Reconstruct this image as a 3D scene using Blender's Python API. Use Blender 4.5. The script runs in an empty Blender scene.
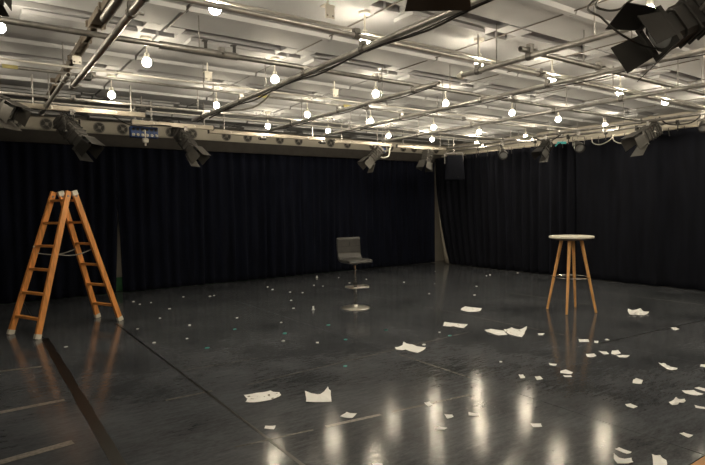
import bpy, math, random
from mathutils import Vector, Matrix
random.seed(7)
PI = math.pi
SC = bpy.context.scene
COL = SC.collection

# ------------------------------------------------------------------ camera, world, exposure
CAM_H, FPX = 1.55, 540.2
YAW, PITCH, ROLL = (math.radians(a) for a in (35.13, 2.58, -0.88))
fw = Vector((math.sin(YAW)*math.cos(PITCH), math.cos(YAW)*math.cos(PITCH), -math.sin(PITCH)))
ri0 = Vector((math.cos(YAW), -math.sin(YAW), 0))
up0 = ri0.cross(fw)
ri = ri0*math.cos(ROLL) + up0*math.sin(ROLL)
up = up0*math.cos(ROLL) - ri0*math.sin(ROLL)
CAMP = Vector((0, 0, CAM_H))
cd = bpy.data.cameras.new('camera')
cam = bpy.data.objects.new('camera', cd); COL.objects.link(cam)
M = Matrix((ri, up, -fw)).transposed().to_4x4(); M.translation = CAMP
cam.matrix_world = M
cd.sensor_fit = 'HORIZONTAL'; cd.sensor_width = 36.0; cd.lens = 36.0*FPX/705.0
cd.clip_start = 0.05
SC.camera = cam

wd = bpy.data.worlds.new('world'); SC.world = wd; wd.use_nodes = True
wd.node_tree.nodes['Background'].inputs[0].default_value = (0.8, 0.85, 1.0, 1)
wd.node_tree.nodes['Background'].inputs[1].default_value = 0.0
vs = SC.view_settings
vs.view_transform = 'Standard'; vs.look = 'None'; vs.gamma = 1.0; vs.use_curve_mapping = False
vs.exposure = 1.7
BULB_STRENGTH = 75.0
BULB_COLOR = (1.0, 0.865, 0.635)

def ray(x, y): return fw + ri*((x-352.5)/FPX) - up*((y-232.5)/FPX)
def onz(x, y, z=0.0):
    d = ray(x, y); return CAMP + d*((z-CAM_H)/d.z)

# ------------------------------------------------------------------ materials
def mat(name, col, rough=0.6, metal=0.0, var=0.0, scale=8.0, bump=0.0, bscale=40.0, spec=0.5, sheen=0.0, stretch=None, detail=4.0):
    m = bpy.data.materials.new(name); m.use_nodes = True
    nt = m.node_tree; b = nt.nodes['Principled BSDF']
    b.inputs['Base Color'].default_value = (*col, 1); b.inputs['Roughness'].default_value = rough
    b.inputs['Metallic'].default_value = metal; b.inputs['Specular IOR Level'].default_value = spec
    if sheen:
        b.inputs['Sheen Weight'].default_value = sheen; b.inputs['Sheen Roughness'].default_value = .5
        b.inputs['Sheen Tint'].default_value = (.35, .4, .7, 1)
    if var or bump:
        tc = nt.nodes.new('ShaderNodeTexCoord'); mp = nt.nodes.new('ShaderNodeMapping')
        nt.links.new(tc.outputs['Object'], mp.inputs[0])
        if stretch: mp.inputs['Scale'].default_value = stretch
    if var:
        n = nt.nodes.new('ShaderNodeTexNoise'); n.inputs['Scale'].default_value = scale; n.inputs['Detail'].default_value = detail
        nt.links.new(mp.outputs[0], n.inputs['Vector'])
        r = nt.nodes.new('ShaderNodeValToRGB')
        r.color_ramp.elements[0].position = .3; r.color_ramp.elements[1].position = .7
        r.color_ramp.elements[0].color = (*[c*(1-var) for c in col], 1)
        r.color_ramp.elements[1].color = (*[min(1, c*(1+var)) for c in col], 1)
        nt.links.new(n.outputs['Fac'], r.inputs[0]); nt.links.new(r.outputs[0], b.inputs['Base Color'])
    if bump:
        n2 = nt.nodes.new('ShaderNodeTexNoise'); n2.inputs['Scale'].default_value = bscale; n2.inputs['Detail'].default_value = 3
        nt.links.new(mp.outputs[0], n2.inputs['Vector'])
        bp = nt.nodes.new('ShaderNodeBump'); bp.inputs['Strength'].default_value = bump; bp.inputs['Distance'].default_value = .01
        nt.links.new(n2.outputs['Fac'], bp.inputs['Height']); nt.links.new(bp.outputs[0], b.inputs['Normal'])
    return m

def floor_mat():
    m = bpy.data.materials.new('dance_vinyl'); m.use_nodes = True
    nt = m.node_tree; b = nt.nodes['Principled BSDF']; N = nt.nodes.new; L = nt.links.new
    tc = N('ShaderNodeTexCoord')
    def noise(sc, det, stretch, rot=0):
        mp = N('ShaderNodeMapping'); mp.inputs['Scale'].default_value = stretch; mp.inputs['Rotation'].default_value = (0, 0, rot)
        L(tc.outputs['Object'], mp.inputs[0])
        n = N('ShaderNodeTexNoise'); n.inputs['Scale'].default_value = sc; n.inputs['Detail'].default_value = det
        L(mp.outputs[0], n.inputs['Vector']); return n.outputs['Fac']
    big = noise(1.3, 5, (1, 1, 1)); scuff = noise(6, 8, (1, 5, 1), .6); fine = noise(30, 4, (1, 2.5, 1), -.4)
    a = N('ShaderNodeMath'); a.operation = 'MULTIPLY_ADD'; L(scuff, a.inputs[0]); a.inputs[1].default_value = .6; L(big, a.inputs[2])
    a2 = N('ShaderNodeMath'); a2.operation = 'MULTIPLY_ADD'; L(fine, a2.inputs[0]); a2.inputs[1].default_value = .5; L(a.outputs[0], a2.inputs[2])
    r = N('ShaderNodeValToRGB'); L(a2.outputs[0], r.inputs[0])
    e = r.color_ramp.elements
    e[0].position = .72; e[0].color = (.029, .0325, .039, 1); e[1].position = 1.25; e[1].color = (.098, .106, .121, 1)
    r.color_ramp.elements[1].position = 1.0
    hs = N('ShaderNodeMath'); hs.operation = 'MULTIPLY'; L(a2.outputs[0], hs.inputs[0]); hs.inputs[1].default_value = .72
    L(hs.outputs[0], r.inputs[0]); e[0].position = .55; e[1].position = .95
    L(r.outputs[0], b.inputs['Base Color'])
    mr = N('ShaderNodeMapRange'); L(scuff, mr.inputs[0]); mr.inputs[1].default_value = .3; mr.inputs[2].default_value = .7
    mr.inputs[3].default_value = .09; mr.inputs[4].default_value = .14
    L(mr.outputs[0], b.inputs['Roughness'])
    b.inputs['Specular IOR Level'].default_value = .19
    bn = noise(34, 4, (1, 1, 1))
    bp = N('ShaderNodeBump'); bp.inputs['Strength'].default_value = .085; bp.inputs['Distance'].default_value = .01
    L(bn, bp.inputs['Height']); L(bp.outputs[0], b.inputs['Normal'])
    return m

def paper_mat(name, print_amt):
    m = mat(name, (.84, .85, .86), .85, var=.05, scale=6)
    if print_amt:
        nt = m.node_tree; b = nt.nodes['Principled BSDF']
        old = b.inputs['Base Color'].links[0].from_socket
        tc = nt.nodes.new('ShaderNodeTexCoord'); n = nt.nodes.new('ShaderNodeTexNoise')
        n.inputs['Scale'].default_value = 26; n.inputs['Detail'].default_value = 2
        nt.links.new(tc.outputs['Object'], n.inputs['Vector'])
        r = nt.nodes.new('ShaderNodeValToRGB'); r.color_ramp.elements[0].position = .64; r.color_ramp.elements[1].position = .68
        nt.links.new(n.outputs['Fac'], r.inputs[0])
        mx = nt.nodes.new('ShaderNodeMix'); mx.data_type = 'RGBA'
        nt.links.new(r.outputs[0], mx.inputs[0]); nt.links.new(old, mx.inputs[6]); mx.inputs[7].default_value = (.18, .17, .16, 1)
        nt.links.new(mx.outputs[2], b.inputs['Base Color'])
    return m

def emit_mat(name, col, s):
    m = bpy.data.materials.new(name); m.use_nodes = True
    b = m.node_tree.nodes['Principled BSDF']
    b.inputs['Base Color'].default_value = (.9, .85, .75, 1)
    b.inputs['Emission Color'].default_value = (*col, 1); b.inputs['Emission Strength'].default_value = s
    return m

MT = dict(
    vinyl=floor_mat(),
    tape=mat('black_gaffer_tape', (.008, .008, .008), .32, var=.3, scale=20),
    tape_clear=mat('worn_clear_tape', (.105, .10, .095), .25, var=.5, scale=9, stretch=(3, 3, 1)),
    wood_floor=mat('oak_floor', (.42, .21, .075), .45, var=.3, scale=3, stretch=(1, 12, 1), detail=6),
    ceil=mat('painted_ceiling', (.355, .362, .385), .8, var=.07, scale=2.5, bump=.1, bscale=30),
    ceil_back=mat('ceiling_void', (.22, .17, .13), .9, var=.2, scale=4),
    block=mat('painted_downstand', (.66, .635, .58), .75, var=.08, scale=5),
    wallp=mat('cream_wall_paint', (.43, .405, .355), .8, var=.06, scale=3),
    darkwall=mat('black_wall_paint', (.018, .018, .021), .85, var=.2, scale=3),
    green=mat('green_baseboard_paint', (.035, .16, .06), .6, var=.1),
    fascia=mat('black_border_cloth', (.034, .031, .029), .9, var=.2, scale=6),
    velvet=mat('black_blue_velvet', (.0042, .0055, .0120), .95, var=.35, scale=3, spec=.12, sheen=.035, stretch=(3, 3, .4)),
    velvet2=mat('black_molton', (.0060, .0068, .0108), .95, var=.3, scale=3, spec=.12, sheen=.04, stretch=(3, 3, .4)),
    lining=mat('pale_curtain_lining', (.46, .42, .36), .9, var=.1),
    steel=mat('galvanised_pipe', (.50, .49, .48), .32, .7, var=.2, scale=12),
    darksteel=mat('dark_pipe', (.22, .215, .21), .38, .7, var=.25, scale=12),
    alu=mat('aluminium_bar', (.44, .40, .34), .45, .35, var=.1, scale=6),
    conduit=mat('white_conduit', (.36, .35, .33), .5, var=.06),
    white=mat('white_plastic', (.62, .60, .55), .5, var=.03),
    black=mat('black_plastic', (.020, .020, .021), .5, var=.2),
    cable=mat('black_cable', (.022, .021, .021), .5, var=.1),
    fix=mat('black_fixture_paint', (.017, .0165, .016), .5, .15, var=.2, scale=9),
    fixg=mat('grey_fixture_paint', (.060, .058, .056), .45, .3, var=.15, scale=9),
    flapg=mat('worn_grey_flap', (.095, .090, .084), .5, .3, var=.2, scale=7),
    lens=mat('lens_glass', (.25, .26, .27), .08, .2, var=.05),
    wood=mat('ladder_beech', (.78, .315, .085), .42, var=.3, scale=4, stretch=(8, 8, .8), detail=6),
    rung=mat('ladder_rung_beech', (.66, .28, .08), .45, var=.3, scale=4, stretch=(1.5, 1.5, 6), detail=6),
    paint=mat('white_paint_daub', (.72, .68, .60), .7, var=.12, scale=30),
    legwood=mat('table_leg_beech', (.74, .40, .15), .4, var=.2, scale=5, stretch=(8, 8, .8)),
    tabletop=mat('white_laminate', (.74, .72, .63), .4, var=.03),
    tabedge=mat('table_underside', (.11, .09, .07), .6, var=.1),
    chrome=mat('chrome', (.75, .73, .70), .12, 1.0, var=.05),
    leather=mat('black_leatherette', (.045, .045, .046), .32, var=.2, scale=14, bump=.2, bscale=60),
    seam=mat('stitch_groove', (.02, .02, .02), .6, var=.1),
    paper=paper_mat('torn_paper', False),
    paperp=paper_mat('printed_torn_paper', True),
    teal=mat('teal_spike_tape', (.03, .27, .25), .5, var=.1),
    cyan=mat('cyan_tape', (.02, .42, .48), .5, var=.1),
    blue=mat('blue_socket_box', (.03, .07, .22), .45, var=.1),
    yellow=mat('yellow_tag', (.22, .19, .05), .5, var=.3),
    wire=mat('brown_wire', (.12, .105, .09), .6, var=.1),
    satin=mat('satin_steel', (.66, .64, .61), .28, .9, var=.08),
    tape_bright=mat('peeled_tape_residue', (.17, .155, .14), .3, var=.6, scale=14, stretch=(3, 3, 1)),
    rope=mat('grey_cord', (.25, .24, .22), .8, var=.1),
    tray=mat('brown_tray', (.15, .125, .10), .6, var=.2),
    vent=mat('dark_vent', (.025, .024, .022), .6, var=.2),
    ventrim=mat('vent_grey', (.20, .19, .175), .6, var=.1),
    bulb=emit_mat('glowing_bulb', BULB_COLOR, BULB_STRENGTH),
    glassy=mat('stage_lamp_back', (.055, .053, .05), .4, .5, var=.1),
)

# ------------------------------------------------------------------ mesh builder
class MB:
    def __init__(s): s.v = []; s.f = []
    def add(s, vs, fs, mtx=None):
        o = len(s.v)
        s.v += [tuple(mtx @ Vector(p)) if mtx else tuple(p) for p in vs]
        s.f += [tuple(i+o for i in f) for f in fs]; return s
    def box(s, c, d, mtx=None, bev=0.0):
        x, y, z = [k/2 for k in d]; cx, cy, cz = c
        if bev <= 0:
            vs = [(cx+i*x, cy+j*y, cz+k*z) for k in (-1, 1) for i, j in ((-1, -1), (1, -1), (1, 1), (-1, 1))]
            fs = [(3, 2, 1, 0), (4, 5, 6, 7), (0, 1, 5, 4), (1, 2, 6, 5), (2, 3, 7, 6), (3, 0, 4, 7)]
        else:
            b = bev; vs = []
            ring = lambda X, Y: [(-X+b, -Y), (X-b, -Y), (X, -Y+b), (X, Y-b), (X-b, Y), (-X+b, Y), (-X, Y-b), (-X, -Y+b)]
            for zz, sh in ((-z, b), (-z+b, 0), (z-b, 0), (z, b)):
                vs += [(cx+px, cy+py, cz+zz) for px, py in ring(x-sh*.7, y-sh*.7)]
            fs = [tuple(reversed(range(8))), tuple(range(24, 32))]
            for k in range(3):
                for i in range(8):
                    j = (i+1) % 8; fs.append((k*8+i, k*8+j, k*8+8+j, k*8+8+i))
        return s.add(vs, fs, mtx)
    def bar(s, p, q, w, h, side=None, taper=1.0):
        p, q = Vector(p), Vector(q); a = (q-p).normalized()
        sd = Vector(side) if side is not None else (Vector((0, 0, 1)) if abs(a.z) < .9 else Vector((1, 0, 0)))
        sd = (sd - a*sd.dot(a)).normalized(); n = a.cross(sd)
        vs = []
        for P, t in ((p, 1), (q, taper)):
            vs += [P+sd*(i*w/2*t)+n*(j*h/2*t) for i, j in ((-1, -1), (1, -1), (1, 1), (-1, 1))]
        return s.add(vs, [(3, 2, 1, 0), (4, 5, 6, 7), (0, 1, 5, 4), (1, 2, 6, 5), (2, 3, 7, 6), (3, 0, 4, 7)])
    def tube(s, pts, r, n=8, caps=True, r2=None, hollow=0.0):
        pts = [Vector(p) for p in pts]; rings = []; ref = None
        def frame(i):
            nonlocal ref
            a = (pts[min(i+1, len(pts)-1)]-pts[max(i-1, 0)]).normalized()
            if ref is None: ref = Vector((0, 0, 1)) if abs(a.z) < .9 else Vector((1, 0, 0))
            e = (ref-a*ref.dot(a)); e = e.normalized() if e.length > 1e-6 else a.orthogonal().normalized()
            ref = e; return e, a.cross(e)
        vs = []; fs = []
        for i, P in enumerate(pts):
            e, g = frame(i); rr = r if r2 is None else r+(r2-r)*i/(len(pts)-1)
            vs += [P+e*(math.cos(t)*rr)+g*(math.sin(t)*rr) for t in [2*PI*k/n for k in range(n)]]
        m = len(pts)
        for i in range(m-1):
            for k in range(n):
                j = (k+1) % n; fs.append((i*n+k, i*n+j, i*n+n+j, i*n+n+k))
        if hollow:
            for idx, sgn in ((0, 1), (m-1, -1)):
                P = pts[idx]; d = (pts[1]-pts[0] if idx == 0 else pts[-2]-pts[-1]).normalized()
                base = len(vs)
                for off in (0, .12):
                    vs += [P + (vs[idx*n+k]-P)*hollow + d*off for k in range(n)]
                for k in range(n):
                    j = (k+1) % n
                    f1 = (idx*n+k, base+k, base+j, idx*n+j); f2 = (base+k, base+n+k, base+n+j, base+j)
                    if sgn < 0: f1 = f1[::-1]; f2 = f2[::-1]
                    fs += [f1, f2]
                cap = tuple(base+n+k for k in range(n)); fs.append(cap if sgn < 0 else cap[::-1])
        elif caps:
            fs += [tuple(reversed(range(n))), tuple((m-1)*n+k for k in range(n))]
        return s.add(vs, fs)
    def lathe(s, prof, c=(0, 0, 0), n=24, mtx=None):
        vs = []; fs = []
        for r, z in prof: vs += [(c[0]+r*math.cos(2*PI*k/n), c[1]+r*math.sin(2*PI*k/n), c[2]+z) for k in range(n)]
        for i in range(len(prof)-1):
            for k in range(n):
                j = (k+1) % n; fs.append((i*n+k, i*n+j, i*n+n+j, i*n+n+k))
        fs += [tuple(reversed(range(n))), tuple((len(prof)-1)*n+k for k in range(n))]
        return s.add(vs, fs, mtx)
    def prism(s, poly, z0, z1, mtx=None):
        n = len(poly)
        vs = [(x, y, z0) for x, y in poly]+[(x, y, z1) for x, y in poly]
        fs = [tuple(reversed(range(n))), tuple(range(n, 2*n))]+[(i, (i+1) % n, n+(i+1) % n, n+i) for i in range(n)]
        return s.add(vs, fs, mtx)
    def build(s, name, m, parent=None, smooth=False, origin=None):
        o0 = Vector(origin) if origin is not None else Vector((0, 0, 0))
        me = bpy.data.meshes.new(name)
        me.from_pydata([tuple(Vector(v)-o0) for v in s.v], [], s.f); me.update()
        if smooth:
            try:
                me.polygons.foreach_set('use_smooth', [True]*len(me.polygons)); me.set_sharp_from_angle(angle=math.radians(40))
            except Exception: pass
        me.materials.append(MT[m] if isinstance(m, str) else m)
        o = bpy.data.objects.new(name, me); COL.objects.link(o); o.location = o0
        if parent is not None:
            o.parent = parent
        return o

def tag(o, label=None, cat=None, group=None, kind=None):
    if label: o['label'] = label
    if cat: o['category'] = cat
    if group: o['group'] = group
    if kind: o['kind'] = kind
    return o
def empty(name, loc, label, cat, group=None, rz=0):
    o = bpy.data.objects.new(name, None); COL.objects.link(o); o.location = loc; o.rotation_euler = (0, 0, rz)
    o.empty_display_size = .1
    return tag(o, label, cat, group)
def struct(o): o['kind'] = 'structure'; return o
def copy_tree(o, parent=None):
    c = o.copy(); COL.objects.link(c); c.parent = parent
    for ch in list(o.children): copy_tree(ch, c)
    return c

# ------------------------------------------------------------------ the setting
X0, X1, Y0, Y1, ZC = -2.6, 11.3, -1.6, 11.25, 3.30
fl = struct(MB().box(((X0+X1)/2, (Y0+Y1)/2, -.06), (X1-X0+.4, Y1-Y0+.4, .1)).build('floor', 'tape'))
# dance vinyl rolls run away from the camera, wooden boards in front of them
xs = [X0, -.47, .68, 1.58, 3.63, 5.72, 7.80, 9.05, X1]
for a, b in zip(xs[:-1], xs[1:]):
    MB().box(((a+b)/2, (1.43+Y1)/2, -.005), (b-a-.006, Y1-1.43, .01)).build('vinyl_strip', 'vinyl', fl)
y = 1.425
while y > Y0:
    w = .14
    for k, (a, b) in enumerate(((X0, .9), (.9, 3.2), (3.2, 5.6), (5.6, 8.4), (8.4, X1))):
        MB().box(((a+b)/2, y-w/2, -.005), (b-a-.003, w-.003, .01)).build('floorboard', 'wood_floor', fl)
    y -= w
# tape over the joints: black, and worn shiny strips
def floor_tape(p, q, w, m, name='joint_tape'):
    p, q = Vector((*p, .0006)), Vector((*q, .0006))
    n = (q-p).normalized().cross(Vector((0, 0, 1)))*w/2; N = max(2, int((q-p).length/.25)); mb = MB(); vs = []
    for i in range(N+1):
        c = p.lerp(q, i/N); j = 1+random.uniform(-.12, .12)
        vs += [c-n*j, c+n*j]
    vs += [v+Vector((0, 0, .0012)) for v in vs]
    K = 2*(N+1); fs = []
    for i in range(N):
        a = 2*i; fs += [(K+a, K+a+1, K+a+3, K+a+2), (a, K+a, K+a+2, a+2), (a+1, a+3, K+a+3, K+a+1)]
    mb.add(vs, fs); mb.build(name, m, fl)
floor_tape((.68, 1.6), (.68, 7.6), .085, 'tape')
floor_tape((1.58, 1.6), (1.58, 8.0), .024, 'tape')
for x, ya, yb in ((3.63, 3.35, 4.35), (5.72, 3.55, 6.2), (7.80, 4.6, 6.2), (9.05, 3.4, 4.6)):
    floor_tape((x, ya), (x, yb), .022, 'tape_clear')
floor_tape((5.66, 3.30), (7.9, 3.12), .016, 'tape')
for a, b, w in (((.17, 6.3), (.52, 6.22), .05), ((-.3, 4.98), (.57, 4.99), .06), ((-.3, 3.93), (.5, 4.03), .07), ((1.24, 4.46), (1.63, 4.45), .03),
                ((1.93, 4.41), (3.4, 4.5), .012), ((3.4, 4.50), (4.96, 4.59), .018), ((1.35, 3.29), (1.9, 3.22), .018),
                ((2.0, 3.21), (2.45, 3.15), .035), ((2.55, 3.14), (3.3, 3.04), .03), ((1.6, 5.2), (2.4, 5.15), .01)):
    floor_tape(a, b, w, 'tape_bright' if w >= .035 else 'tape_clear', 'worn_tape')

# ceiling: slab, painted panels with open joints, boxed downstands
ce = struct(MB().box(((X0+X1)/2, (Y0+Y1)/2, ZC+.25), (X1-X0+.4, Y1-Y0+.4, .1)).build('ceiling', 'ceil_back'))
PX, PY = 1.47, 1.78
gx = [1.58+PX*k for k in range(-3, 8)]
gy = [3.46+PY*k for k in range(-3, 6)]
for i in range(len(gx)-1):
    for j in range(len(gy)-1):
        a, b = max(gx[i], X0)+.012, min(gx[i+1], X1)-.012; c, d = max(gy[j], Y0)+.01, min(gy[j+1], Y1)-.01
        if b-a < .1 or d-c < .1: continue
        # panel with a recess along its near edge and notches at the joints
        nx, g0, g1, g2 = .17, .15, .18, .32
        poly = [(a, c), (a+nx, c), (a+nx, c+g0), (b-nx, c+g0), (b-nx, c), (b, c), (b, c+g1), (b-nx*.9, c+g1), (b-nx*.9, c+g2), (b, c+g2),
                (b, d), (a, d), (a, c+g2), (a+nx*.9, c+g2), (a+nx*.9, c+g1), (a, c+g1)]
        zb = ZC+random.uniform(-.004, .004)
        MB().prism(poly, zb, ZC+.19).build('ceiling_panel', 'ceil', ce)
        yc = c+1.20
        if yc+.15 < Y1:
            MB().prism([(yc-.03, ZC+.004), (yc-.012, ZC-.035), (yc+.05, ZC-.035), (yc+.10, ZC+.004)], a, b, Matrix(((0, 0, 1, 0), (1, 0, 0, 0), (0, 1, 0, 0), (0, 0, 0, 1)))).build('rib', 'ceil', ce)
        if random.random() < .75:
            # lip board hanging at the far side of the recess
            MB().box(((a+b)/2+random.uniform(-.05, .05), c+g0+.17, ZC-.022), (b-a-.5, .26, .035)).build('lip_board', 'ceil', ce)

struct(MB().box((((X0+X1)/2), Y1+.06, 1.7), (X1-X0+.3, .1, 3.5)).build('wall_back', 'wallp'))
struct(MB().box((X1+.06, (Y0+Y1)/2, 1.7), (.1, Y1-Y0+.3, 3.5)).build('wall_right', 'wallp'))
struct(MB().box((X0-.06, (Y0+Y1)/2, 1.7), (.1, Y1-Y0+.3, 3.5)).build('wall_left', 'darkwall'))
struct(MB().box(((X0+X1)/2, Y0-.06, 1.7), (X1-X0+.3, .1, 3.5)).build('wall_front', 'darkwall'))
struct(MB().box(((X0+8)/2, Y1-.012, .14), (8-X0, .022, .26)).build('baseboard_back', 'green'))
# dark border above the back curtain
fas = MB().box(((X0+11.28)/2, 10.93, 2.885), (11.28-X0, .05, .22))
fas.box(((X0+11.28)/2, 11.08, 2.985), (11.28-X0, .3, .02))
struct(fas.build('trim_1', 'fascia'))

# ------------------------------------------------------------------ curtains
def curtain(name, p0, p1, ztop, n_folds, amp, m, label, seed, flare=None, group=None, gather=0.3):
    """pleated cloth from p0 to p1 (xy); flare(u) moves the hem along the run"""
    rnd = random.Random(seed)
    p0, p1 = Vector((*p0, 0)), Vector((*p1, 0)); L = (p1-p0).length; t = (p1-p0)/L; n = Vector((-t.y, t.x, 0))
    NU, NV = int(n_folds*7), 22
    ph = [rnd.uniform(-.9, .9) for _ in range(int(n_folds)+3)]; am = [rnd.uniform(.45, 1.3) for _ in range(int(n_folds)+3)]
    dr = [rnd.uniform(-1, 1) for _ in range(int(n_folds)+3)]
    vs = []; fs = []
    for j in range(NV+1):
        v = j/NV; z = ztop*(1-v)+.012*v
        for i in range(NU+1):
            u = i/NU; q = u*n_folds; k = int(q); fq = q-k
            w = lambda A: A[k]*(1-fq)+A[k+1]*fq
            a = amp*w(am)*(.75+.35*v)
            ofs = a*math.sin(2*PI*q+w(ph))+.25*a*math.sin(5.3*q+3*v+seed)
            s = u*L + dr[k]*.03*v*math.sin(PI*v) + (flare(u, v) if flare else 0)
            ofs += dr[(k*3+1) % len(dr)]*.05*math.sin(PI*v*.9)*gather
            vs.append(p0+t*s+n*ofs+Vector((0, 0, z)))
    for j in range(NV):
        for i in range(NU):
            a = j*(NU+1)+i; fs.append((a, a+NU+1, a+NU+2, a+1))
    o = MB().add(vs, fs).build(name, m, smooth=False)
    o.data.polygons.foreach_set('use_smooth', [True]*len(o.data.polygons))
    md = o.modifiers.new('thickness', 'SOLIDIFY'); md.thickness = .006; md.offset = 0
    tag(o, label, 'curtain', group); return o

curtain('stage_curtain', (X0+.1, 10.98), (2.26, 10.98), 2.87, 24, .045, 'velvet', 'black velvet stage curtain behind the wooden ladder', 3,
        flare=lambda u, v: -.10*max(0, v-.45)*max(0, u-.9)*10*1.3)
curtain('stage_curtain', (2.27, 11.0), (6.3, 11.0), 2.87, 17, .055, 'velvet', 'black velvet stage curtain with its loose edge at the wall gap beside the ladder', 5,
        flare=lambda u, v: .10*max(0, v-.45)*max(0, .12-u)*8, gather=1.2)
curtain('stage_curtain', (6.25, 11.05), (10.52, 10.98), 2.87, 22, .035, 'velvet', 'black velvet stage curtain behind the bar stool, reaching the room corner', 8)
curtain('stage_curtain', (10.49, 10.88), (10.46, 6.66), 2.88, 17, .065, 'velvet2', 'deeply pleated black curtain between the room corner and the bar table', 11,
        flare=lambda u, v: .62*max(0, v-.12)**1.6*(1-u)**3)
curtain('stage_curtain', (10.44, 6.64), (10.44, .9), 2.88, 13, .028, 'velvet2', 'flat-hanging black curtain on the wall behind the bar table', 14, gather=1.6)

# pale lining piece and stand pole in the open corner
vs = []; fs = []
for j in range(9):
    z = 1.7*(1-j/8)+.01; ey = 10.88-.62*max(0, 1-z/2.88-.12)**1.6
    for i in range(7):
        u = i/6; vs.append((10.50+.07*u+.015*math.sin(u*9), ey+.03+u*(.03+.22*(1-z/1.7))+.012*math.sin(u*11), z))
for j in range(8):
    for i in range(6):
        a = j*7+i; fs.append((a, a+7, a+8, a+1))
o = MB().add(vs, fs).build('curtain_lining', 'lining'); md = o.modifiers.new('thickness', 'SOLIDIFY'); md.thickness = .006
o.data.polygons.foreach_set('use_smooth', [True]*len(o.data.polygons))
tag(o, 'pale grey cloth hanging in the open gap between curtains at the corner', 'cloth')

# ------------------------------------------------------------------ ceiling pipes
def pipe(label, p, q, r=.025, m='steel', couplers=(), rods=(), group=None, name='ceiling_pipe', cat='pipe', boards=()):
    p, q = Vector(p), Vector(q)
    root = empty(name, p.lerp(q, .5), label, cat, group)
    c = p.lerp(q, .5); a = (q-p).normalized(); side = a.cross(Vector((0, 0, 1))).normalized()
    MB().tube([p-c, q-c], r, 14, hollow=.82).build('tube', m, root, smooth=True)
    for k in couplers:
        P = p+a*k-c; mb = MB()
        mb.tube([P-a*.025, P+a*.025], r*1.45, 10); mb.box((P+Vector((0, 0, r*1.7)))[:], (.05, .05, r*1.6))
        mb.bar(P+side*r*1.2, P+side*(r+.05), .016, .016)
        mb.build('coupler', 'darksteel', root)
    for k in rods:
        P = p+a*k-c
        MB().tube([P+Vector((0, 0, r*.8)), P+Vector((0, 0, ZC-.005-p.z))], .006, 6).build('hanger_rod', 'darksteel', root)
    return root

ZA, ZB = 2.90, 2.956
BY = {'b1': 4.72, 'b2': 3.74, 'b3': 6.28, 'b4': 7.62}
def crossing(x, ya, yb): return [abs(y-ya) for y in BY.values() if min(ya, yb) < y < max(ya, yb)]
pipe('steel scaffold pipe running toward the back wall above the ladder, clamped under two shorter pipes', (.905, 1.4, 2.85), (.905, 6.35, 2.85), .026, 'steel', (2.0, 2.35, 4.8))
pipe('short steel pipe clamped above the ladder, reaching the lamp bar', (.83, 6.0, 2.905), (.83, 8.6, 2.905), .024, 'steel', (.3, 1.95, 2.5), (.3, 1.6))
pipe('short thick dark pipe ending in mid-air beside the long pipe above the ladder', (.82, 1.5, 2.91), (.82, 4.16, 2.91), .033, 'darksteel', (1.0,))
pipe('long steel pipe with black cables tied along it, hung with the black-flapped spotlight', (2.77, 1.0, ZA), (2.77, 8.05, ZA), .026, 'steel', crossing(2.77, 1.0, 8.05), (1.5, 4.6, 6.2))
pipe('steel pipe with closed end whose far end reaches the blue socket row', (4.22, 4.31, ZA), (4.22, 8.4, ZA), .024, 'steel', crossing(4.22, 4.31, 8.4), (1.0, 3.0))
pA = pipe('white-capped steel pipe that carries the big barn-door spotlight', (4.19, .9, ZA), (4.19, 3.94, ZA), .026, 'steel', (2.22, 2.83), (1.6, 2.6))
mb = MB(); mb.lathe([(.03, 0), (.042, .01), (.030, .05), (.012, .075)], n=14, mtx=Matrix.Rotation(-PI/2, 4, 'X'))
e = mb.build('end_cap', 'white', pA, smooth=True); e.location = (0, 1.52, 0); tag(e, 'white funnel-shaped pipe cap')
pipe('long steel pipe running over the bar stool toward the back wall', (5.35, 1.0, ZA), (5.35, 8.5, ZA), .025, 'steel', crossing(5.35, 1.0, 8.5), (1.8, 4.4, 6.6))
pipe('long steel pipe running between the stool and the bar table under the ceiling', (6.9, 1.0, ZA), (6.9, 8.7, ZA), .025, 'steel', crossing(6.9, 1.0, 8.7), (1.8, 4.4, 6.6))
pipe('steel lamp pipe running beside the right curtain with small spotlights on it', (9.3, 1.0, 2.93), (9.3, 9.6, 2.93), .025, 'darksteel', crossing(9.3, 1.0, 9.6), (2.3, 4.0, 5.5, 7.2, 8.2))
rail = pipe('bright curtain rail along the right wall carrying the black curtains', (10.46, .8, 2.905), (10.46, 10.6, 2.905), .022, 'alu', (), (1.5, 3.2, 4.6, 5.8, 7.3, 9.0), name='curtain_rail', cat='rail')
k = 0
y = 1.0
while y < 10.4:
    z0 = 0
    mb = MB(); mb.tube([(0, 0, .024), (-.024, 0, 0), (-.02, 0, -.03), (-.012, random.uniform(-.02, .02), -.13)], .008, 6)
    mb.build('curtain_tie', 'fixg', rail).location = (0, y-5.7, 0); y += .27 if y < 7 else .36
pipe('dark cross pipe with a thick sleeve passing above the ladder', (X0+.3, BY['b1'], ZB), (10.1, BY['b1'], ZB), .024, 'darksteel', (4.2, 6.0, 8.3), (1.2, 4.0, 7.1, 9.5))
pipe('pale cross conduit that passes the nearest row of bulbs', (X0+.3, BY['b2'], 3.0), (10.1, BY['b2'], 3.0), .022, 'steel', (5.0, 7.5), (1.2, 6.5, 9.0))
pipe('cross pipe with yellow tags running over the middle of the room', (X0+.3, BY['b3'], 2.98), (10.1, BY['b3'], 2.98), .017, 'darksteel', (3.4, 7.0, 9.0), (2.2, 4.6, 8.4))
pipe('cross pipe just in front of the lamp bars near the back wall', (X0+.3, BY['b4'], 2.97), (10.1, BY['b4'], 2.97), .020, 'steel', (3.4, 5.3), (2.0, 5.0, 8.0))
pipe('short open-ended cross pipe clamped to the white-capped pipe', (4.08, 3.14, ZB), (9.9, 3.14, ZB), .025, 'darksteel', (.14, 1.27), (1.0, 3.0, 5.0))
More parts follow.
